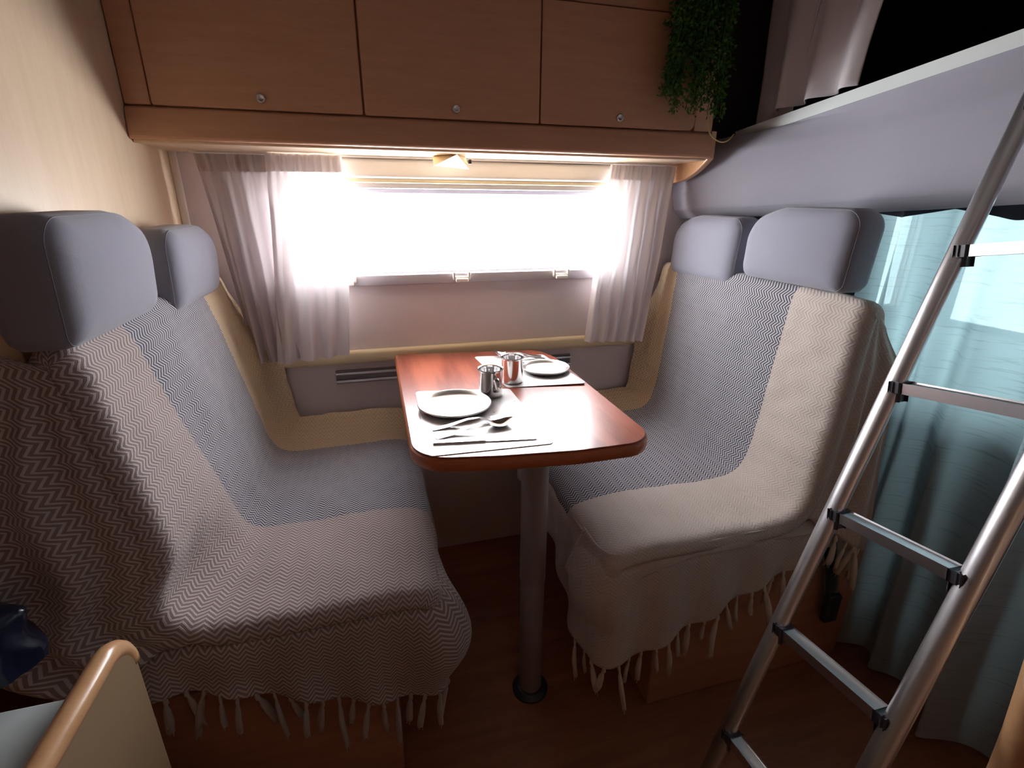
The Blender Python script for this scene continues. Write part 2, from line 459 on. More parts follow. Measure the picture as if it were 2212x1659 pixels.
# floor of the sleeping alcove above the cab and its dark lining
struct(box('trim_3', 1.26, 2.44, -.82, YW, 1.40, 1.56, 'darklining', bev=0))
struct(box('trim_4', 1.09, 2.44, YW-.012, YW, 1.56, 2.02, 'darklining', bev=0))
struct(box('trim_5', 2.40, 2.44, -.82, YW-.012, 1.56, 2.02, 'darklining', bev=0))
struct(box('trim_6', 1.42, 1.46, 1.15, YW, 0, 1.40, 'darklining', bev=.01))
struct(box('cab_dash_blocker', 1.95, 2.44, -.82, YW, .34, .86, 'darklining', bev=.03))  # unseen dashboard slab, added to shade the lower cab curtain
struct(box('cab_seat_blocker', 1.58, 1.76, -.60, .14, .34, 1.10, 'darklining', bev=.05))  # unseen cab seat back, added to keep cab light off low surfaces
struct(box('cab_seat_blocker_b', 1.58, 1.76, .45, 1.25, .34, .92, 'darklining', bev=.05))  # unseen seat back behind the curtain, added to block windscreen light
struct(box('trim_7', 1.46, 2.44, -.82, YW, .30, .34, 'darklining', bev=0))
# padded grey front of the bed above the cab
def padx(y): return lerp(1.085, 1.235, sstep(1.76, 1.1, y))
def ztop(y): return lerp(1.586, 1.676, (1.551-y)/.717)
def stx(y): return 1.198+(1.551-y)*.0697
PAD = [(.10, 0.0), (.05, -.002), (.018, .03), (.004, .085), (0, .14), (.004, .20), (.016, .25), (.035, 1.0)]
def padf(u, v):
    y = lerp(YW-.002, -.80, u); zb = lerp(1.305, 1.341, (1.74-y)/.71) if y > 1.03 else lerp(1.341, 1.366, min(1, (1.03-y)/.38))
    k = v*(len(PAD)-1); i = min(int(k), len(PAD)-2); t = k-i
    dx = lerp(PAD[i][0], PAD[i+1][0], t); h = lerp(PAD[i][1], PAD[i+1][1], t)
    zt = ztop(y)-.028
    z = zb+min(h, 1)*1.0 if i < len(PAD)-2 else lerp(zb+PAD[i][1], zt, t)
    if u < .08:
        dx += .0
    px = padx(y)+dx
    if i >= len(PAD)-3: px = lerp(px, stx(y)+.004, sstep(0, 1, (i-(len(PAD)-3)+t)/2))
    return (px, y, z)
pad = grid('bed_front_panel', padf, 48, 56, 'greypad')
tag(pad, 'long grey padded curved panel below the sleeping alcove', 'panel')
def strip_path(y): return (stx(y)+.012, y, ztop(y)-.016)
bm = bmesh.new()
ys = [1.57-i*.06 for i in range(40)]
ring = []
for y in ys:
    x, _, z = strip_path(y)
    x0 = x-.012
    ring.append([bm.verts.new((x0, y, z-.016)), bm.verts.new((x0-.002, y, z+.014)), bm.verts.new((x0+.05, y, z+.016)), bm.verts.new((x0+.05, y, z-.016))])
for i in range(len(ring)-1):
    for k in range(4): bm.faces.new((ring[i][k], ring[i][(k+1) % 4], ring[i+1][(k+1) % 4], ring[i+1][k]))
bm.faces.new(ring[0][::-1]); bm.faces.new(ring[-1])
tag(bm_obj('bed_board', bm, 'board', None, True, 30), 'pale board edge running along the top of the grey padded panel', 'board')

# ================================================================== OVERHEAD LOCKER
LF = 1.50      # front plane
lk = thing('overhead_locker', (.26, 1.62, 1.49), 'beech overhead locker with three doors above the window', 'cabinet')
box('body', -.525, 1.058, LF+.016, YW-.002, 1.49, 2.0, 'beech', lk, .002)
box('bottom_panel', -.525, 1.050, LF+.004, YW-.004, 1.486, 1.494, 'partition', lk, .001)
prism('bottom_rail', round_poly([(LF-.018, 1.492), (LF+.02, 1.492), (LF+.02, 1.563), (LF-.006, 1.563)], [.010, 0, 0, .010], 4), 0, -.525, 1.056, 'beech', lk)
box('end_stile', -.525, -.471, LF, LF+.02, 1.567, 2.0, 'beech', lk, .002)
box('end_stile', .992, 1.056, LF, LF+.02, 1.567, 2.0, 'beech', lk, .002)
box('top_rail', -.525, 1.056, LF, LF+.02, 1.865, 2.0, 'beech', lk, .002)
for x0, x1, kx in ((-.468, .0095, -.229), (.0125+.002, .4885, .253), (.4925, .9895, .736)):
    pts = round_poly([(x0, 1.5665), (x1, 1.5665), (x1, 1.862), (x0, 1.862)], [.006, .02 if x1 > .9 else .006, .004, .004], 5)
    d = prism('door', pts, 1, LF-.004, LF+.016, 'beech', lk, .0025)
    vs, fs = [], []
    kz = 1.592
    for ring_ in (((.0105, LF-.004), (.0105, LF-.009), (.0075, LF-.0115), (.006, LF-.0085), (.0001, LF-.0085)),):
        seg = 20
        for r, y in ring_:
            for k in range(seg): vs.append((kx+r*math.cos(2*math.pi*k/seg), y, kz+r*math.sin(2*math.pi*k/seg)))
        for i in range(len(ring_)-1):
            for k in range(seg): fs.append((i*seg+k, i*seg+(k+1) % seg, (i+1)*seg+(k+1) % seg, (i+1)*seg+k))
    pydata('push_lock', vs, fs, 'alu', d)
# curved side panel at the right end
pts = [(LF+.004, 1.492), (LF+.004, 1.57), (YW-.003, 1.57), (YW-.003, 1.425)]
cv = [(lerp(YW-.003, LF+.004, t), 1.425+.067*(t**2.6)) for t in [i/12 for i in range(1, 12)]]
prism('end_panel', pts+cv, 0, 1.058, 1.080, 'beechedge', lk, .004)
# under-cabinet wedge lamp
lp = thing('wedge_lamp', (.25, 1.58, 1.45), 'white triangular wedge lamp under the overhead locker', 'lamp')
A = [(.193, 1.55, 1.454), (.296, 1.55, 1.446), (.262, 1.556, 1.4855), (.200, 1.63, 1.4855), (.300, 1.63, 1.4855)]
pydata('diffuser', A, [(0, 1, 2), (0, 3, 4, 1)], 'lamp', lp, False)
pydata('housing', A, [(0, 2, 3), (1, 4, 2), (2, 4, 3)], 'cream', lp, False)
box('switch', .298, .306, 1.566, 1.580, 1.462, 1.474, 'black', lp, .002)
bulb = bpy.data.lights.new('lamp_bulb', 'POINT'); bulb.energy = .035; bulb.color = (1, .9, .75); bulb.shadow_soft_size = .008
bo = bpy.data.objects.new('bulb', bulb); COL.objects.link(bo); bo.parent = lp; bo.location = Vector((.258, 1.585, 1.472))-ORG[lp.name]

# ================================================================== WINDOW CURTAINS
rail = tag(box('curtain_rail', -.46, 1.055, YW-.062, YW-.046, 1.4805, 1.4895, 'offwhite', bev=.002), 'thin white curtain rail under the locker above the window', 'rail')
def curtain(name, label, tl, tr, bl_, br, z1, z0f, folds, amp, ph, mat, y0=1.688, sway=None, headgap=.05):
    t_ = thing(name, ((tl+tr)/2, y0, z0f(.5)), label, 'curtain', 'curtains at the dinette window')
    def f(u, v):
        z = lerp(z1, z0f(u), v)
        uu = u+.018*math.sin(5*u+3*v+ph)
        xt = lerp(tl, tr, uu); xb = lerp(bl_, br, uu)
        k = v if sway is None else sway(v)
        x = lerp(xt, xb, k)
        a = amp*(.35+.65*sstep(0, .5, v))*(1+.35*nz(u*6, v*1.5, ph))
        y = y0+a*math.sin(2*math.pi*folds*u+ph+.9*nz(u*3, v*2, ph+4))+.004*nz(u*20, v*5, ph)-.004*math.sin(2*math.pi*folds*2.7*u)*(1-sstep(0, .15, v))
        return (x, y, z)
    grid('cloth', f, 120, 50, mat, t_)
    def h(u, v):
        p = f(u, v*.075); return (p[0], p[1]-.004-.002*math.sin(60*u), p[2]+.004)
    grid('heading_tape', h, 120, 4, mat, t_)
    return t_
curtain('window_curtain', 'lined mauve curtain hanging beside the left headrests', -.452, -.235, -.385, -.245, 1.475, lambda u: .868+.01*u, 4.2, .012, .4, 'curtain2', 1.682)
curtain('window_curtain', 'sheer white curtain over the left end of the window', -.272, -.060, -.318, -.098, 1.478, lambda u: .862+.020*u, 3.6, .013, 1.3, 'curtain', 1.664, lambda v: v**1.3)
curtain('window_curtain', 'sheer pinkish curtain gathered at the right end of the window', .800, 1.045, .752, .985, 1.475, lambda u: .866-.012*u, 5.3, .012, 2.2, 'curtain', 1.676)

# ================================================================== WALL RAIL FOR TABLE
wr = thing('table_wall_rail', (.28, 1.72, .77), 'aluminium table rail on the lower wall behind the table', 'rail')
box('rail_plate', -.155, .713, YW-.008, YW, .758, .806, 'pole', wr, .002)
for z in (.764, .792): box('rail_lip', -.155, .713, YW-.020, YW-.007, z, z+.009, 'alu', wr, .002)

# ================================================================== TABLE
TZ = .86
tb = thing('dinette_table', (.33, 1.25, 0), 'mahogany dinette table on a single grey pole between the benches', 'table')
outline = round_poly([(.050, 1.700), (.545, 1.640), (.577, 1.54), (.579, .876), (.39, .874), (.22, .893), (.048, .925)],
                     [.012, .05, .05, .075, 0.2, 0.2, .09], 10)
prism('table_top', outline, 2, TZ-.004, TZ, 'table', tb, .0015)
def inset(pts, d):
    c = Vector((.31, 1.28)); return [tuple(Vector(p)+(Vector(p)-c).normalized()*d) for p in pts]
bm = bmesh.new(); prof = [(-.0005, TZ-.0035), (.0045, TZ-.006), (.007, TZ-.013), (.007, TZ-.024), (.0045, TZ-.031), (-.003, TZ-.034)]
rings = [[bm.verts.new((*q, z)) for q in inset(outline, d)] for d, z in prof]
for a, b in zip(rings, rings[1:]):
    for i in range(len(a)): bm.faces.new((a[i], a[(i+1) % len(a)], b[(i+1) % len(a)], b[i]))
bm.faces.new(rings[-1]); bm.faces.new(rings[0][::-1])
bm_obj('edge_band', bm, 'tableedge', tb)
PX, PY = .345, 1.03
lathe('pole', [(.034, .405), (.0345, .41), (.0345, .815), (.033, .818)], (PX, PY, 0), 'pole', tb)
lathe('lower_pole', [(.031, .012), (.0325, .016), (.0325, .397), (.030, .400), (.030, .404)], (PX, PY, 0), 'pole', tb)
lathe('floor_socket', [(.052, 0), (.052, .006), (.040, .016), (.036, .018)], (PX, PY, 0), 'black', tb)
lathe('top_plate', [(.055, .815), (.055, .827)], (PX, PY, 0), 'pole', tb)

# placemats
def placemat(label, pts, curl):
    P = round_poly(pts, .012, 5)
    c = sum((Vector(p) for p in P), Vector((0, 0)))/len(P)
    bm = bmesh.new()
    N = len(P); levels = [0, .35, .7, .9, 1]
    tops = []
    for k in levels[1:]:
        tops.append([bm.verts.new((lerp(c.x, p[0], k), lerp(c.y, p[1], k), TZ+.0016+curl(lerp(c.x, p[0], k), lerp(c.y, p[1], k)))) for p in P])
    cv_ = bm.verts.new((c.x, c.y, TZ+.0016))
    for i in range(N): bm.faces.new((cv_, tops[0][i], tops[0][(i+1) % N]))
    for a, b in zip(tops, tops[1:]):
        for i in range(N): bm.faces.new((a[i], b[i], b[(i+1) % N], a[(i+1) % N]))
    bot = [bm.verts.new((v.co.x, v.co.y, v.co.z-.0013)) for v in tops[-1]]
    for i in range(N): bm.faces.new((tops[-1][i], bot[i], bot[(i+1) % N], tops[-1][(i+1) % N]))
    bm.faces.new(bot)
    return tag(bm_obj('placemat', bm, 'mat', None, True, 50), label, 'placemat', 'placemats on the table')
placemat('pale printed placemat at the front left of the table', [(.085, 1.315), (.344, 1.272), (.350, .916), (.078, .925)], lambda x, y: 0)
placemat('pale printed placemat at the far end of the table', [(.307, 1.606), (.545, 1.570), (.570, 1.25), (.340, 1.282)], lambda x, y: .004*sstep(.09, 0, math.hypot(x-.570, y-1.25)))
ZM = TZ+.0018
def plate(label, c, r):
    prof = [(r*.72, 0), (r*.78, .0005), (r*.90, .006), (r*.955, .0125), (r*.985, .0135), (r, .0125), (r*1.0, .0138), (r*.985, .0152), (r*.95, .0145), (r*.885, .0080), (r*.80, .0032), (r*.70, .0024), (r*.02, .0022)]
    return tag(lathe('plate', prof, (*c, ZM), 'steelbrush', None, 64), label, 'plate', 'steel camping plates')
plate('larger steel plate on the front placemat', (.173, 1.172), .094)
plate('smaller steel plate on the far placemat', (.495, 1.398), .075)
def mug(label, c, ang, r=.031, h=.076):
    t_ = thing('steel_mug', (*c, ZM), label, 'mug', 'steel mugs')
    prof = [(r*.86, .001), (r*.97, .002), (r, .006), (r, h-.006), (r*1.03, h-.004), (r*1.10, h-.003), (r*1.13, h-.0005), (r*1.10, h+.0015), (r*1.0, h+.0005), (r*.955, h-.006), (r*.95, .010), (r*.88, .004), (r*.01, .0035)]
    lathe('cup', prof, (*c, ZM), 'steel', t_, 48)
    d = Vector((math.cos(ang), math.sin(ang), 0)); path = []
    for k in range(17):
        a = math.pi*(k/16); rr = r*.96+.026*math.sin(a)**.6 if k not in (0, 16) else r*.96
        path.append(Vector((*c, ZM+.060-.040*(k/16)+.0))+d*rr)
    tube('handle', path, .0048, 'steel', t_, 10, .55, 1.25)
    return t_
mug('steel mug on the front placemat with its handle facing out', (.281, 1.235), math.radians(-80))
mug('steel mug on the far placemat in front of the smaller plate', (.367, 1.327), math.radians(60))

# cutlery
def strip(name, p0, p1, stations, mat, parent, thick=.0016, dish=0):
    """stations: (t, half width, z, side offset); a thin shaped bar from p0 to p1"""
    p0, p1 = Vector(p0), Vector(p1); d = (p1-p0); L = d.length; d.normalize(); s = Vector((-d.y, d.x))
    n = 6; vs, fs = [], []
    for t, w, z, off, dp in stations:
        for top in (1, 0):
            for k in range(n+1):
                q = -1+2*k/n; P = p0+d*(t*L)+s*(off+w*q)
                vs.append((P.x, P.y, ZM+z-dp*(1-q*q)+(thick if top else 0)))
    m_ = 2*(n+1)
    for i in range(len(stations)-1):
        a, b = i*m_, (i+1)*m_
        for k in range(n):
            fs.append((a+k, b+k, b+k+1, a+k+1)); fs.append((a+n+1+k, a+n+2+k, b+n+2+k, b+n+1+k))
        fs.append((a, a+n+1, b+n+1, b)); fs.append((a+n, b+n, b+2*n+1, a+2*n+1))
    fs.append(tuple(range(n+1))+tuple(range(2*n+1, n, -1)))
    e = (len(stations)-1)*m_; fs.append(tuple(e+k for k in range(n, -1, -1))+tuple(e+n+1+k for k in range(n+1)))
    return autosmooth(pydata(name, vs, fs, mat, parent), 60)
def spoon(label, p0, p1, lift=0):
    t_ = thing('spoon', (*p0, ZM), label, 'spoon', 'cutlery')
    strip('handle', p0, p1, [(0, .006, lift+0, 0, 0), (.02, .008, lift+0, 0, 0), (.2, .007, lift+.002, 0, 0), (.45, .004, lift+.012, 0, 0), (.6, .003, lift+.014, 0, 0), (.68, .0035, lift+.010, 0, 0)], 'steel', t_)
    st = []
    for k in range(13):
        q = k/12; t = .66+.34*q; w = .0205*math.sin(math.pi*min(1, .06+q*.94))**.55 if 0 < k < 12 else .003
        st.append((t, w, lift+.011-.006*math.sin(math.pi*q)+.004*q, 0, .008*math.sin(math.pi*q)))
    strip('bowl', p0, p1, st, 'steel', t_, .001)
    return t_
def fork(label, p0, p1, lift=0):
    t_ = thing('fork', (*p0, ZM), label, 'fork', 'cutlery')
    strip('handle', p0, p1, [(0, .006, lift, 0, 0), (.02, .008, lift, 0, 0), (.2, .007, lift+.003, 0, 0), (.45, .004, lift+.013, 0, 0), (.6, .003, lift+.013, 0, 0), (.68, .008, lift+.008, 0, 0), (.74, .0115, lift+.006, 0, 0), (.78, .0115, lift+.006, 0, 0)], 'steel', t_)
    for k in range(4):
        o = -.0099+.0066*k
        strip('tine', p0, p1, [(.775, .0020, lift+.006, o, 0), (.88, .0018, lift+.008, o, 0), (.99, .0011, lift+.013, o, 0), (1, .0004, lift+.0135, o, 0)], 'steel', t_)
    return t_
def knife(label, p0, p1):
    t_ = thing('knife', (*p0, ZM), label, 'knife', 'cutlery')
    strip('handle', p0, p1, [(0, .005, 0, 0, 0), (.02, .007, 0, 0, 0), (.3, .0065, 0, 0, 0), (.5, .005, 0, 0, 0)], 'steel', t_, .0042)
    strip('blade', p0, p1, [(.5, .005, .001, 0, 0), (.54, .0085, .001, .002, 0), (.8, .0085, .001, .002, 0), (.94, .006, .001, .0, 0), (1, .001, .001, -.004, 0)], 'steel', t_, .0012)
    return t_
fork('steel fork lying behind the spoon on the front placemat', (.100, 1.052), (.287, 1.068))
spoon('steel spoon lying between fork and knife on the front placemat', (.103, 1.005), (.290, 1.040))
knife('steel knife nearest the front edge of the front placemat', (.094, .982), (.320, .948))
spoon('steel spoon lying farthest back on the far placemat', (.530, 1.545), (.375, 1.590), .002)
fork('steel fork beside the spoon on the far placemat', (.535, 1.520), (.380, 1.545))
knife('steel knife behind the smaller plate on the far placemat', (.560, 1.468), (.375, 1.500))

# ================================================================== BENCHES
def headrest(parent, xf, dirx, y0, y1, z0, z1, tilt=.10):
    """rounded headrest; front face at xf, body extends in dirx; large radius on the window-side top corner"""
    T = .105
    pts = round_poly([(y0, z0), (y1, z0), (y1+.004, lerp(z0, z1, .8)), (lerp(y1, y0, .30), z1), (y0-.004, z1-.004)], [.022, .030, .085, .16, .045], 9)
    cy, cz = (y0+y1)/2, (z0+z1)/2
    layers = [(.0, .045), (.0015, .030), (.006, .014), (.016, .004), (.03, 0), (.075, .0), (.09, .006), (.101, .018), (T, .04)]
    bm = bmesh.new(); rings = []
    def put(y, z, dp):
        bul = .010*max(0, 1-((y-cy)/(.55*(y1-y0)))**2)*max(0, 1-((z-cz)/(.55*(z1-z0)))**2) if dp < .02 else 0
        return (xf+dirx*(dp-bul+tilt*(z-z0)), y, z)
    for dp, ins in layers:
        ring = []
        for (y, z) in pts:
            v = Vector((y-cy, z-cz)); hy, hz = (y1-y0)/2, (z1-z0)/2
            v.x *= (hy-ins)/hy; v.y *= (hz-ins)/hz
            ring.append(bm.verts.new(put(cy+v.x, cz+v.y, dp)))
        rings.append(ring)
    n = len(pts)
    for a, b in zip(rings, rings[1:]):
        for i in range(n): bm.faces.new((a[i], a[(i+1) % n], b[(i+1) % n], b[i]))
    # domed front: inner rings
    prev = rings[0]
    for sc in (.7, .4, .15):
        ring = []
        for (y, z) in pts:
            v = Vector((y-cy, z-cz)); hy, hz = (y1-y0)/2, (z1-z0)/2
            v.x *= (hy-.045)/hy*sc; v.y *= (hz-.045)/hz*sc
            ring.append(bm.verts.new(put(cy+v.x, cz+v.y, 0)))
        for i in range(n): bm.faces.new((ring[i], ring[(i+1) % n], prev[(i+1) % n], prev[i]))
        prev = ring
    bm.faces.new(prev); bm.faces.new(rings[-1])
    loop = [v.co.copy() for v in rings[3]]+[rings[3][0].co.copy()]
    h = bm_obj('headrest', bm, 'headfab', parent, True, 80)
    tube('seam', loop, .0007, 'headfab', h, 5)
    for yy in (lerp(y0, y1, .3), lerp(y0, y1, .7)):
        tube('headrest_post', [(xf+dirx*.055, yy, z0-.08), (xf+dirx*.055, yy, z0+.03)], .006, 'alu', h, 10)
    return h
def soft_box(name, x0, x1, y0, y1, z0, z1, r, mat, parent, shear=0):
    bm = bmesh.new(); add_box(bm, x0, x1, y0, y1, z0, z1, r, 4)
    for v in bm.verts: v.co.x += shear*(v.co.z-z0)
    return bm_obj(name, bm, mat, parent, True, 60)
YN = .89
lb = thing('bench_seat', (-.25, 1.3, 0), 'left bench with grey headrests against the beige partition', 'bench', 'dinette benches')
box('base', -.525, -.028, YN, YW-.004, 0, .40, 'beechbox', lb, .006)
soft_box('seat_cushion', -.50, .070, YN+.005, YW-.02, .401, .548, .035, 'cushion', lb)
soft_box('back_cushion', -.485, -.422, YN+.005, YW-.03, .55, 1.10, .03, 'cushion', lb, -.055)
headrest(lb, -.418, -1, .835, 1.165, 1.145, 1.338, -.05)
headrest(lb, -.420, -1, 1.265, 1.61, 1.115, 1.300, -.05)
rb = thing('bench_seat', (.98, 1.3, 0), 'right bench with grey headrests in front of the cab', 'bench', 'dinette benches')
box('base', .652, 1.325, YN, YW-.004, 0, .40, 'beechbox', rb, .006)
soft_box('seat_cushion', .50, 1.10, YN+.005, YW-.02, .401, .548, .035, 'cushion', rb)
soft_box('back_cushion', 1.080, 1.150, YN+.02, YW-.03, .55, 1.09, .025, 'cushion', rb, .03)
headrest(rb, 1.045, 1, .925, 1.275, 1.155, 1.350, .06)
headrest(rb, 1.05, 1, 1.315, 1.66, 1.115, 1.322, .06)

# ---------------------------------------------------------------- throws
def tassel_mesh(name, mat, L, bend):
    vs, fs = [], []
    P = [(0, 0, .004), (0, 0, -.004), (0, 0, -.010), (bend*.002, 0, -.016), (bend*.004, .001, -.03), (bend*.008, .002, -.06), (bend*.012, 0, -L)]
    R = [.0022, .0050, .0052, .0034, .0068, .0085, .0075]
    P = P[:6]+[P[6]]
    tube_data([Vector(p) for p in P], R, 8, True, 1, .7, vs, fs)
    for k in range(5):
        a = k*1.3; x0 = bend*.010+.004*math.cos(a); y0 = .003*math.sin(a)
        tube_data([Vector((x0, y0, -L+.02)), Vector((x0*1.4+.001*k, y0*1.5, -L-.006-.003*(k % 3)))], [.0018, .0008], 5, True, 1, 1, vs, fs)
    me = bpy.data.meshes.new(name); me.from_pydata([tuple(v) for v in vs], [], fs); me.materials.append(M[mat])
    for p in me.polygons: p.use_smooth = True
    return me
def hang_tassels(parent, pts, meshes):
    for i, p in enumerate(pts):
        o = bpy.data.objects.new('tassel', meshes[i % len(meshes)]); COL.objects.link(o); o.parent = parent
        o.location = Vector(p)-ORG[parent.name]; o.rotation_euler = (random.uniform(-.12, .12), random.uniform(-.16, .16), random.uniform(0, 3))
        s = random.uniform(.88, 1.12); o.scale = (s, s, s)

def make_throw(sgn, warp, flap, zlow, prof, yfar, yedge, R, mat, label, tmat, shear_k, seat_s, skirt, side, hem, backhem, flare, loc):
    """sgn +1: seat opens towards +x (left bench)"""
    NP = 110
    P, L = spline([(x, 0, z) for x, z in prof], NP)
    t_ = thing('throw', loc, label, 'throw', 'herringbone throws on the benches')
    # --- main patch over backrest and seat
    Nrm = []
    for i in range(NP+1):
        d = (P[min(i+1, NP)]-P[max(i-1, 0)]).normalized(); n = Vector((-d.z, 0, d.x))*sgn
        Nrm.append(n)
    ztop_ = max(p.z for p in P); zseat = P[int(NP*.75)].z
    def back_k(z): return min(1, max(0, (z-zseat)/(ztop_-zseat)))
    W0 = yfar-yedge; ARC = R*math.pi/2; T = W0+ARC
    def main(u, v):
        k = u*NP; i = min(int(k), NP-1); f = k-i
        p = P[i].lerp(P[i+1], f); n = Nrm[i].lerp(Nrm[i+1], f).normalized()
        w = v*T
        wr_ = .0045*nz(p.x*9+p.z*7, (yfar-w)*7, sgn*3)+.0025*nz(p.x*26+p.z*22, (yfar-w)*16, sgn*5)
        bulge = .010*math.sin(math.pi*min(1, w/W0))+flap*max(0, 1-w/.10)**1.7*sstep(1.12, .85, p.z)
        if w <= W0:
            y = yfar-w; q = p+n*(wr_+bulge)
        else:
            th = (w-W0)/R; y = yedge-R*math.sin(th); q = p-n*(R*(1-math.cos(th)))+n*wr_*math.cos(th)
        q.x += warp(q, y)
        return (q.x, y, q.z)
    def muv(u, v):
        k = u*NP; i = min(int(k), NP-1); p = P[i]
        return (u*L, v*T-shear_k*back_k(p.z))
    vs, fs, uvs = grid_data(main, NP*2, 90, muv)
    # --- skirt: near side of the seat, round the corner and along the front
    SW, SL = spline([(x, y, 0) for x, y in skirt], 160)
    def sk(u, v):
        k = u*160; i = min(int(k), 159); p = SW[i].lerp(SW[i+1], k-i); d = (SW[min(i+1, 160)]-SW[max(i-1, 0)]).normalized()
        out = Vector((d.y, -d.x, 0))*(1 if sgn > 0 else -1)
        ztp, zb = hem(u)
        z = lerp(ztp, zb, v)
        am = .010*v*math.sin(u*SL*46+1.2*nz(u*5, v*2, sgn))+.012*v*nz(u*9, v*2, sgn*2)
        fl = flare(u, v)-.014*(1-sstep(0, .14, v))
        q = p+out*(am+fl); return (q.x, q.y, z)
    def suv(u, v):
        ztp, zb = hem(u); return (u*SL, T+v*(ztp-zb))
    grid_data(sk, 160, 40, suv, vs, fs, uvs)
    # --- near side of the backrest, hanging in folds
    itop = max(range(NP+1), key=lambda i: P[i].z); i0 = next(i for i in range(itop+1, NP) if Nrm[i].x*sgn > .80); i1 = max(i for i in range(NP) if P[i].z > zlow)
    def sbase(v):
        k = lerp(max(i0-4, itop), i1, v)/NP
        a, b = Vector(main(k, 1)), Vector(main(k, .985)); return a, k
    def sd(u, v):
        a, k = sbase(v); dx, dy, dz = side(u, v, a)
        return (a.x+dx, a.y+dy, a.z+dz)
    def sduv(u, v):
        a, k = sbase(v); dx, dy, dz = side(u, v, a)
        return (k*L, T+abs(dx)-shear_k*back_k(P[int(k*NP)].z))
    grid_data(sd, 90, 60, sduv, vs, fs, uvs)
    ob = pydata('cloth', vs, fs, mat, t_, True, uvs)
    md = ob.modifiers.new('thickness', 'SOLIDIFY'); md.thickness = .0035; md.offset = -1 if sgn < 0 else 1
    md.offset = 0
    ms = [tassel_mesh('tassel', tmat, .075+.012*k, (-1)**k*(.6+.3*k)) for k in range(4)]
    n = int(SL*.62/.042)
    hang_tassels(t_, [sk(backhem[0]+(backhem[1]-backhem[0])*i/(n-1), 1) for i in range(n)], ms)
    hang_tassels(t_, [sd(.45+.55*(i+.5)/6, 1) for i in range(6)], ms)
    return t_, sk
# left
profL = [(-.515, 1.118), (-.492, 1.146), (-.462, 1.147), (-.442, 1.105), (-.413, .92), (-.385, .74), (-.368, .635), (-.335, .583), (-.25, .572), (-.10, .575), (.03, .573), (.078, .552), (.088, .52)]
def sideL(u, v, a):
    # offset from the backrest edge: u runs towards the partition, v downwards
    wid = lerp(.060, .215, sstep(0, .55, v))
    k = sstep(0, .25, u)*sstep(.05, .5, v)
    return (-u*wid, -.006*k-.030*u*k-.015*k*math.sin(u*14+.4+1.5*v)-.006*k*nz(u*5, v*4), .025*u*(1-sstep(0, .2, v))-.03*u*v)
def hemL(u):
    # u 0 at the back of the near side .. 1 at the far end of the front
    zt = .548
    zb = lerp(.455, .285, sstep(0, .42, u)) if u < .42 else lerp(.285, .40, sstep(.45, .75, u))
    return zt, zb
def flareL(u, v):
    c = math.exp(-((u-.445)/.055)**2); return c*(.060*math.sin(math.pi*min(1, v*1.05))+.0)+.006*v
skL = [(-.515, .858), (-.30, .857), (-.12, .857), (0.02, .860), (.068, .872), (.094, .915), (.098, 1.0), (.098, 1.3), (.098, 1.66)]
thL, _ = make_throw(1, lambda q, y: -.062*sstep(1.15, .87, y)*math.exp(-((q.z-.635)/.085)**2)*sstep(-.20, -.33, q.x), .085, .585, profL, 1.715, .893, .035, 'throwL', 'navy and taupe herringbone throw with tassels covering the left bench', 'tassL', .15, 0, skL, sideL, hemL, (0.02, .44), flareL, (-.2, 1.2, .5))
# right
profR = [(1.150, 1.09), (1.135, 1.128), (1.105, 1.144), (1.072, 1.135), (1.062, 1.06), (1.055, .90), (1.045, .74), (1.030, .64), (.99, .588), (.90, .575), (.72, .578), (.56, .576), (.488, .560), (.468, .52)]
def sideR(u, v, a):
    zb = a.z-(.03*u**2*(1-v)+.14*u*v**1.5)
    xo = lerp(1.128, 1.205, sstep(1.11, .97, zb))+.045*sstep(.97, .45, zb)
    k = sstep(0, .25, u)*sstep(.05, .5, v)
    return ((xo-a.x)*u, -.004*k-.020*u*k-.015*k*math.sin(u*11+.6)-.005*k*nz(u*5, v*4, 9), zb-a.z)
def hemR(u):
    zt = .552
    zb = lerp(.452, .225, sstep(-.05, .47, u)) if u < .46 else lerp(.225, .42, sstep(.47, .72, u))
    return zt, zb
def flareR(u, v):
    c = math.exp(-((u-.475)/.06)**2); return c*.034*math.sin(math.pi*min(1, v*1.5))**1.0+.006*v
skR = [(1.09, .858), (.90, .857), (.72, .856), (.57, .858), (.490, .870), (.462, .915), (.458, 1.0), (.458, 1.3), (.458, 1.66)]
thR, skRf = make_throw(-1, lambda q, y: 0.0, .075, .60, profR, 1.715, .893, .035, 'throwR', 'navy and cream herringbone throw with tassels covering the right bench', 'tassR', .03, 0, skR, sideR, hemR, (0.04, .50), flareR, (.9, 1.2, .5))
# folded-over upper layer on the near edge of the right throw
def foldR(u, v):
    k = u*.53
    a = Vector(skRf(k, 0)); zb = lerp(.535, .455, sstep(.45, 1, u))
    z = lerp(.566, zb, v)
    y = a.y-.004-.012*v-.004*nz(u*7, v*3, 5)
    x = a.x-(.055*v*sstep(.75, 1, u))
    return (x, y, z)
grid('folded_edge', foldR, 80, 10, 'throwR', thR, lambda u, v: (u*.7, .93+v*.1), .003)

# seat belt end under the right throw
sb = thing('seat_belt', (1.17, .875, .21), 'black seat belt strap with buckle hanging beside the right bench', 'seat belt')
grid('strap', lambda u, v: (1.150+.05*v+.018*u+.022*(u-.5), .872-.012*math.sin(2.6*v)-.004*u, lerp(.46, .25, v)), 3, 14, 'strap', sb, None, .003)
bm = bmesh.new(); add_box(bm, 1.178, 1.226, .842, .866, .205, .300, .008, 3); bm_obj('buckle', bm, 'black', sb)

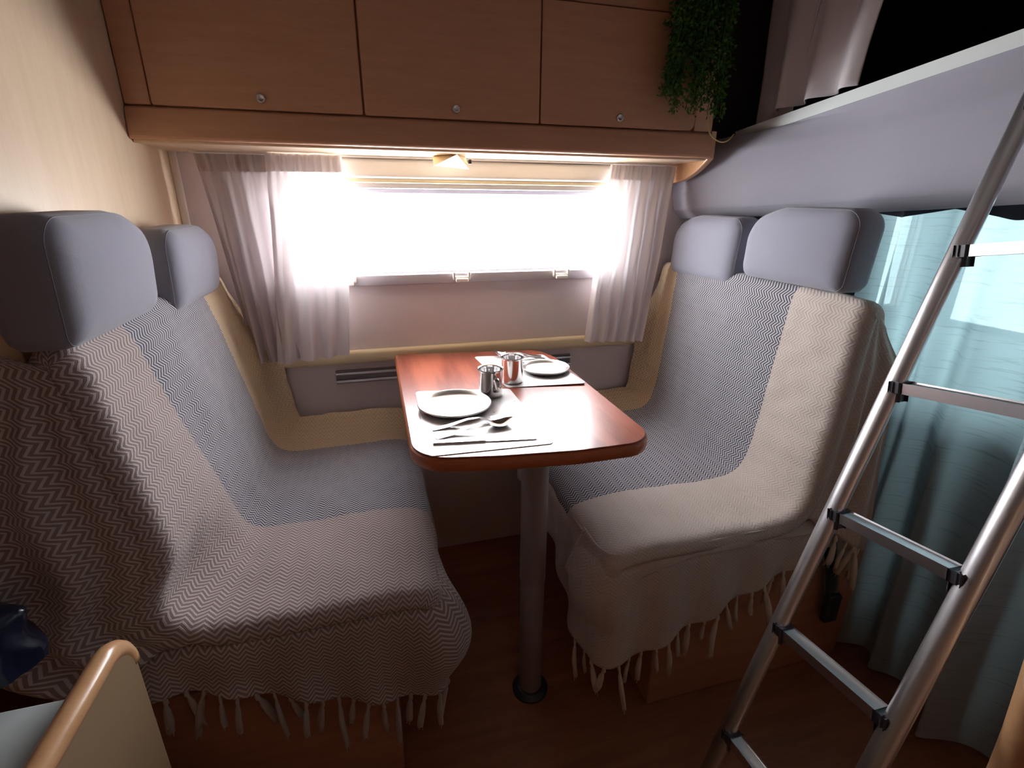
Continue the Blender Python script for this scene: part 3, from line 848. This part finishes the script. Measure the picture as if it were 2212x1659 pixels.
# ================================================================== LADDER
ld = thing('ladder', (.66, .5, 0), 'aluminium ladder leaning against the sleeping alcove edge', 'ladder')
DS = Vector((.372, .089, .924)).normalized(); DR = Vector((-.022, -.989, .149)).normalized(); A0 = Vector((.863, .66, .766))
def on1(z): return A0+DS*((z-A0.z)/DS.z)
LW = .252
off = DR*LW
b1 = on1(.012); t1 = on1(1.665)
tube('side_rail', [b1, t1], .0165, 'alu', ld, 20, .8, 1.15)
tube('side_rail', [b1+off-DS*((b1+off).z-.012)/DS.z, t1+off-DS*.05], .0165, 'alu', ld, 20, .8, 1.15)
for b in (b1, b1+off-DS*((b1+off).z-.012)/DS.z):
    tube('rubber_foot', [b-DS*.010, b+DS*.04], .021, 'black', ld, 16, .85, 1.1)
side = DR.cross(DS).normalized()
if side.x > 0: side = -side
NRM = DS.cross(DR).normalized()
for zz in (1.276+.25, 1.272, 1.021, .766, .518, .270, .022+.02):
    c = on1(zz)
    if zz > 1.60: continue
    X = DR; Z = Vector((0, 0, 1)) - DR*DR.z; Z.normalize(); Y = Z.cross(X)
    mt_ = Matrix((X, Y, Z)).transposed().to_4x4(); mt_.translation = c
    bm = bmesh.new(); add_box(bm, .012, LW-.012, -.015, .015, -.0065, .0065, .004, 2, mt_)
    r = bm_obj('rung', bm, 'alu', ld)
    for s0, s1, s2 in ((.004, .034, 1), (LW-.034, LW-.004, -1)):
        bm = bmesh.new(); e0, e1 = (s0, s0+.020) if s2 > 0 else (s1-.020, s1)
        add_box(bm, e0, e1, -.0165, .0165, -.008, .0078, .003, 2, mt_)
        add_box(bm, e0+.002, e1-.006 if s2 > 0 else e1-.002, -.010, .010, -.024, -.007, .005, 2, mt_)
        bm_obj('bracket', bm, 'darkbracket', r)

# ================================================================== CAB CURTAIN
cc = thing('cab_curtain', (1.375, .68, .02), 'pale blue-green satin curtain closing off the cab behind the ladder', 'curtain')
def cabf(u, v):
    y = lerp(1.150, .22, u); z = lerp(1.352, .03, v)
    k = 2*math.pi*(u*6+.5*math.sin(4*u))
    a = (.028+.018*nz(u*7, v))*(.4+.6*sstep(0, .25, v))
    x = 1.385+a*math.sin(k+1.6*nz(u*6, v*1.4, 2))+.010*nz(u*14, v*3, 7)
    x -= sstep(0, .3, v)*(.075*math.exp(-((u-.56-.03*v)/.030)**2)+.05*math.exp(-((u-.27)/.022)**2))
    return (x, y+.008*math.cos(k), z)
grid('cloth', cabf, 260, 70, 'cabcurtain', cc)
def cabh(u, v):
    p = cabf(u, v*.035); return (p[0]-.006, p[1], 1.358-.012*v-.022*v*(.5+.5*math.sin(u*2*math.pi*3.5)))
grid('header', cabh, 200, 4, 'header', cc)

# ================================================================== BUNK CURTAIN
bc = thing('bunk_curtain', (1.3, 1.35, 1.6), 'grey folded curtain hanging at the sleeping alcove opening', 'curtain')
def bunk(y0, y1, x0, zb, folds, amp, ph):
    def f(u, v):
        y = lerp(y0, y1, u)+.05*(1-v)*(u-.5)*-1.0; z = lerp(2.0, zb(u), v)
        x = x0+amp*math.sin(2*math.pi*folds*u+ph)*(.5+.5*v)+.006*nz(u*5, v*2, ph)
        return (x, y-.02*(1-v), z)
    return f
grid('rear_panel', bunk(1.565, 1.40, 1.262, lambda u: ztop(lerp(1.565, 1.40, u))+.012, .6, .010, .5), 30, 24, 'bunkcurtain', bc, None, .003)
grid('front_panel', bunk(1.475, 1.180, 1.245, lambda u: ztop(lerp(1.475, 1.18, u))+lerp(.030, .012, u), 2.7, .022, 2.0), 110, 24, 'bunkcurtain', bc, None, .003)

# ================================================================== HANGING PLANT
pl = thing('hanging_fern', (.95, 1.45, 1.6), 'green trailing fern hanging at the right end of the locker', 'plant')
vs, fs, sv, sf = [], [], [], []
for sidx in range(60):
    x = random.uniform(.872, 1.035); y = random.uniform(1.425, 1.480); zb = random.uniform(1.60, 1.80) if sidx % 3 else random.uniform(1.585, 1.66)
    zb += .035 if x < .9 else 0
    path = []; ph = random.uniform(0, 6)
    n = 14
    for k in range(n):
        t = k/(n-1); path.append(Vector((x+.012*math.sin(3*t+ph)-.030*t*t*(1.0 if x < .93 else .1), y+.012*math.cos(2.5*t+ph)-.01*t, lerp(1.985, zb, t))))
    tube_data(path, .0011, 5, True, 1, 1, sv, sf)
    for k in range(int((1.985-zb)*430)):
        t = random.random(); j = min(int(t*(n-1)), n-2); p = path[j].lerp(path[j+1], t*(n-1)-j)
        d = Vector((random.gauss(0, 1), random.gauss(0, .8)-.3, random.gauss(-.3, .7))).normalized(); q = p+d*random.uniform(.002, .014)
        L_ = random.uniform(.007, .014); w = L_*.40
        s = d.cross(Vector((random.gauss(0, 1), random.gauss(0, 1), random.gauss(0, 1)))).normalized(); nn_ = d.cross(s)
        b = len(vs); vs += [q, q+d*L_*.5+s*w+nn_*.001, q+d*L_, q+d*L_*.5-s*w+nn_*.001]
        fs += [(b, b+1, b+2), (b, b+2, b+3)]
pydata('foliage', vs, fs, 'leaf', pl, False)['kind'] = 'stuff'
pydata('stems', sv, sf, 'leaf', pl, True)['kind'] = 'stuff'
# thin cable looping from the plant to the bed board
pp, _ = spline([(1.000, 1.445, 1.625), (.996, 1.44, 1.585), (1.010, 1.44, 1.552), (1.045, 1.445, 1.535), (1.085, 1.46, 1.538), (1.13, 1.49, 1.562)], 30)
tag(tube('thin_cable', pp, .0020, 'cable', None, 8), 'thin yellow cable looping between the fern and the alcove board', 'cable')

# ================================================================== FOREGROUND
bd = thing('end_board', (-.42, .35, 0), 'upright wooden end board with rounded top in the near left corner', 'board')
pts = round_poly([(-.50, 0), (.705, 0), (.715, .735), (-.50, .750)], [0, 0, .055, 0], 10)
prism('face', pts, 0, -.432, -.404, 'boardface', bd, .003)
bm = bmesh.new(); path = [(y, z) for y, z in pts[2:]]
E_ = [Vector((0, y, z)) for y, z in pts if z > .05]
vs, fs = tube_data([Vector((-.418, p.y, p.z)) for p in E_], .016, 12, True, 1, 1)
pydata('edge_band', vs, fs, 'beechedge', bd)
wt = tag(box('worktop', -1.40, -.434, -.50, .650, .665, .700, 'teal', bev=.006), 'dull grey-green worktop behind the wooden end board', 'worktop')
tag(box('low_cabinet', -1.40, -.436, -.50, .640, 0, .664, 'beech', bev=.004), 'low cabinet under the grey-green worktop in the near left corner', 'cabinet')
def bagf(u, v):
    a = 2*math.pi*u; h = v
    r = (1-.25*h)*(1+.18*nz(math.cos(a)*2, math.sin(a)*2, h*3))
    if h > .85: r *= (1-h)/.15+.02
    return (-.60+.070*r*math.cos(a), .735+.05*r*math.sin(a), .70+.105*h-.15*h*(1-h)*0)
tag(grid('plastic_bag', bagf, 40, 16, 'bag'), 'crumpled dark navy plastic bag on the worktop', 'bag')
# wooden post at the lower right corner
pp, _ = spline([(.735, .275, 1.02), (.757, .278, .93), (.770, .28, .84), (.80, .282, .70), (.825, .285, .57), (.85, .288, .30), (.86, .29, 0)], 24)
tag(tube('wooden_post', [p+Vector((.020, -.005, 0)) for p in pp][::-1], .026, 'beechedge', None, 20, 1.0, 1.0), 'rounded orange wooden post at the lower right edge', 'post')
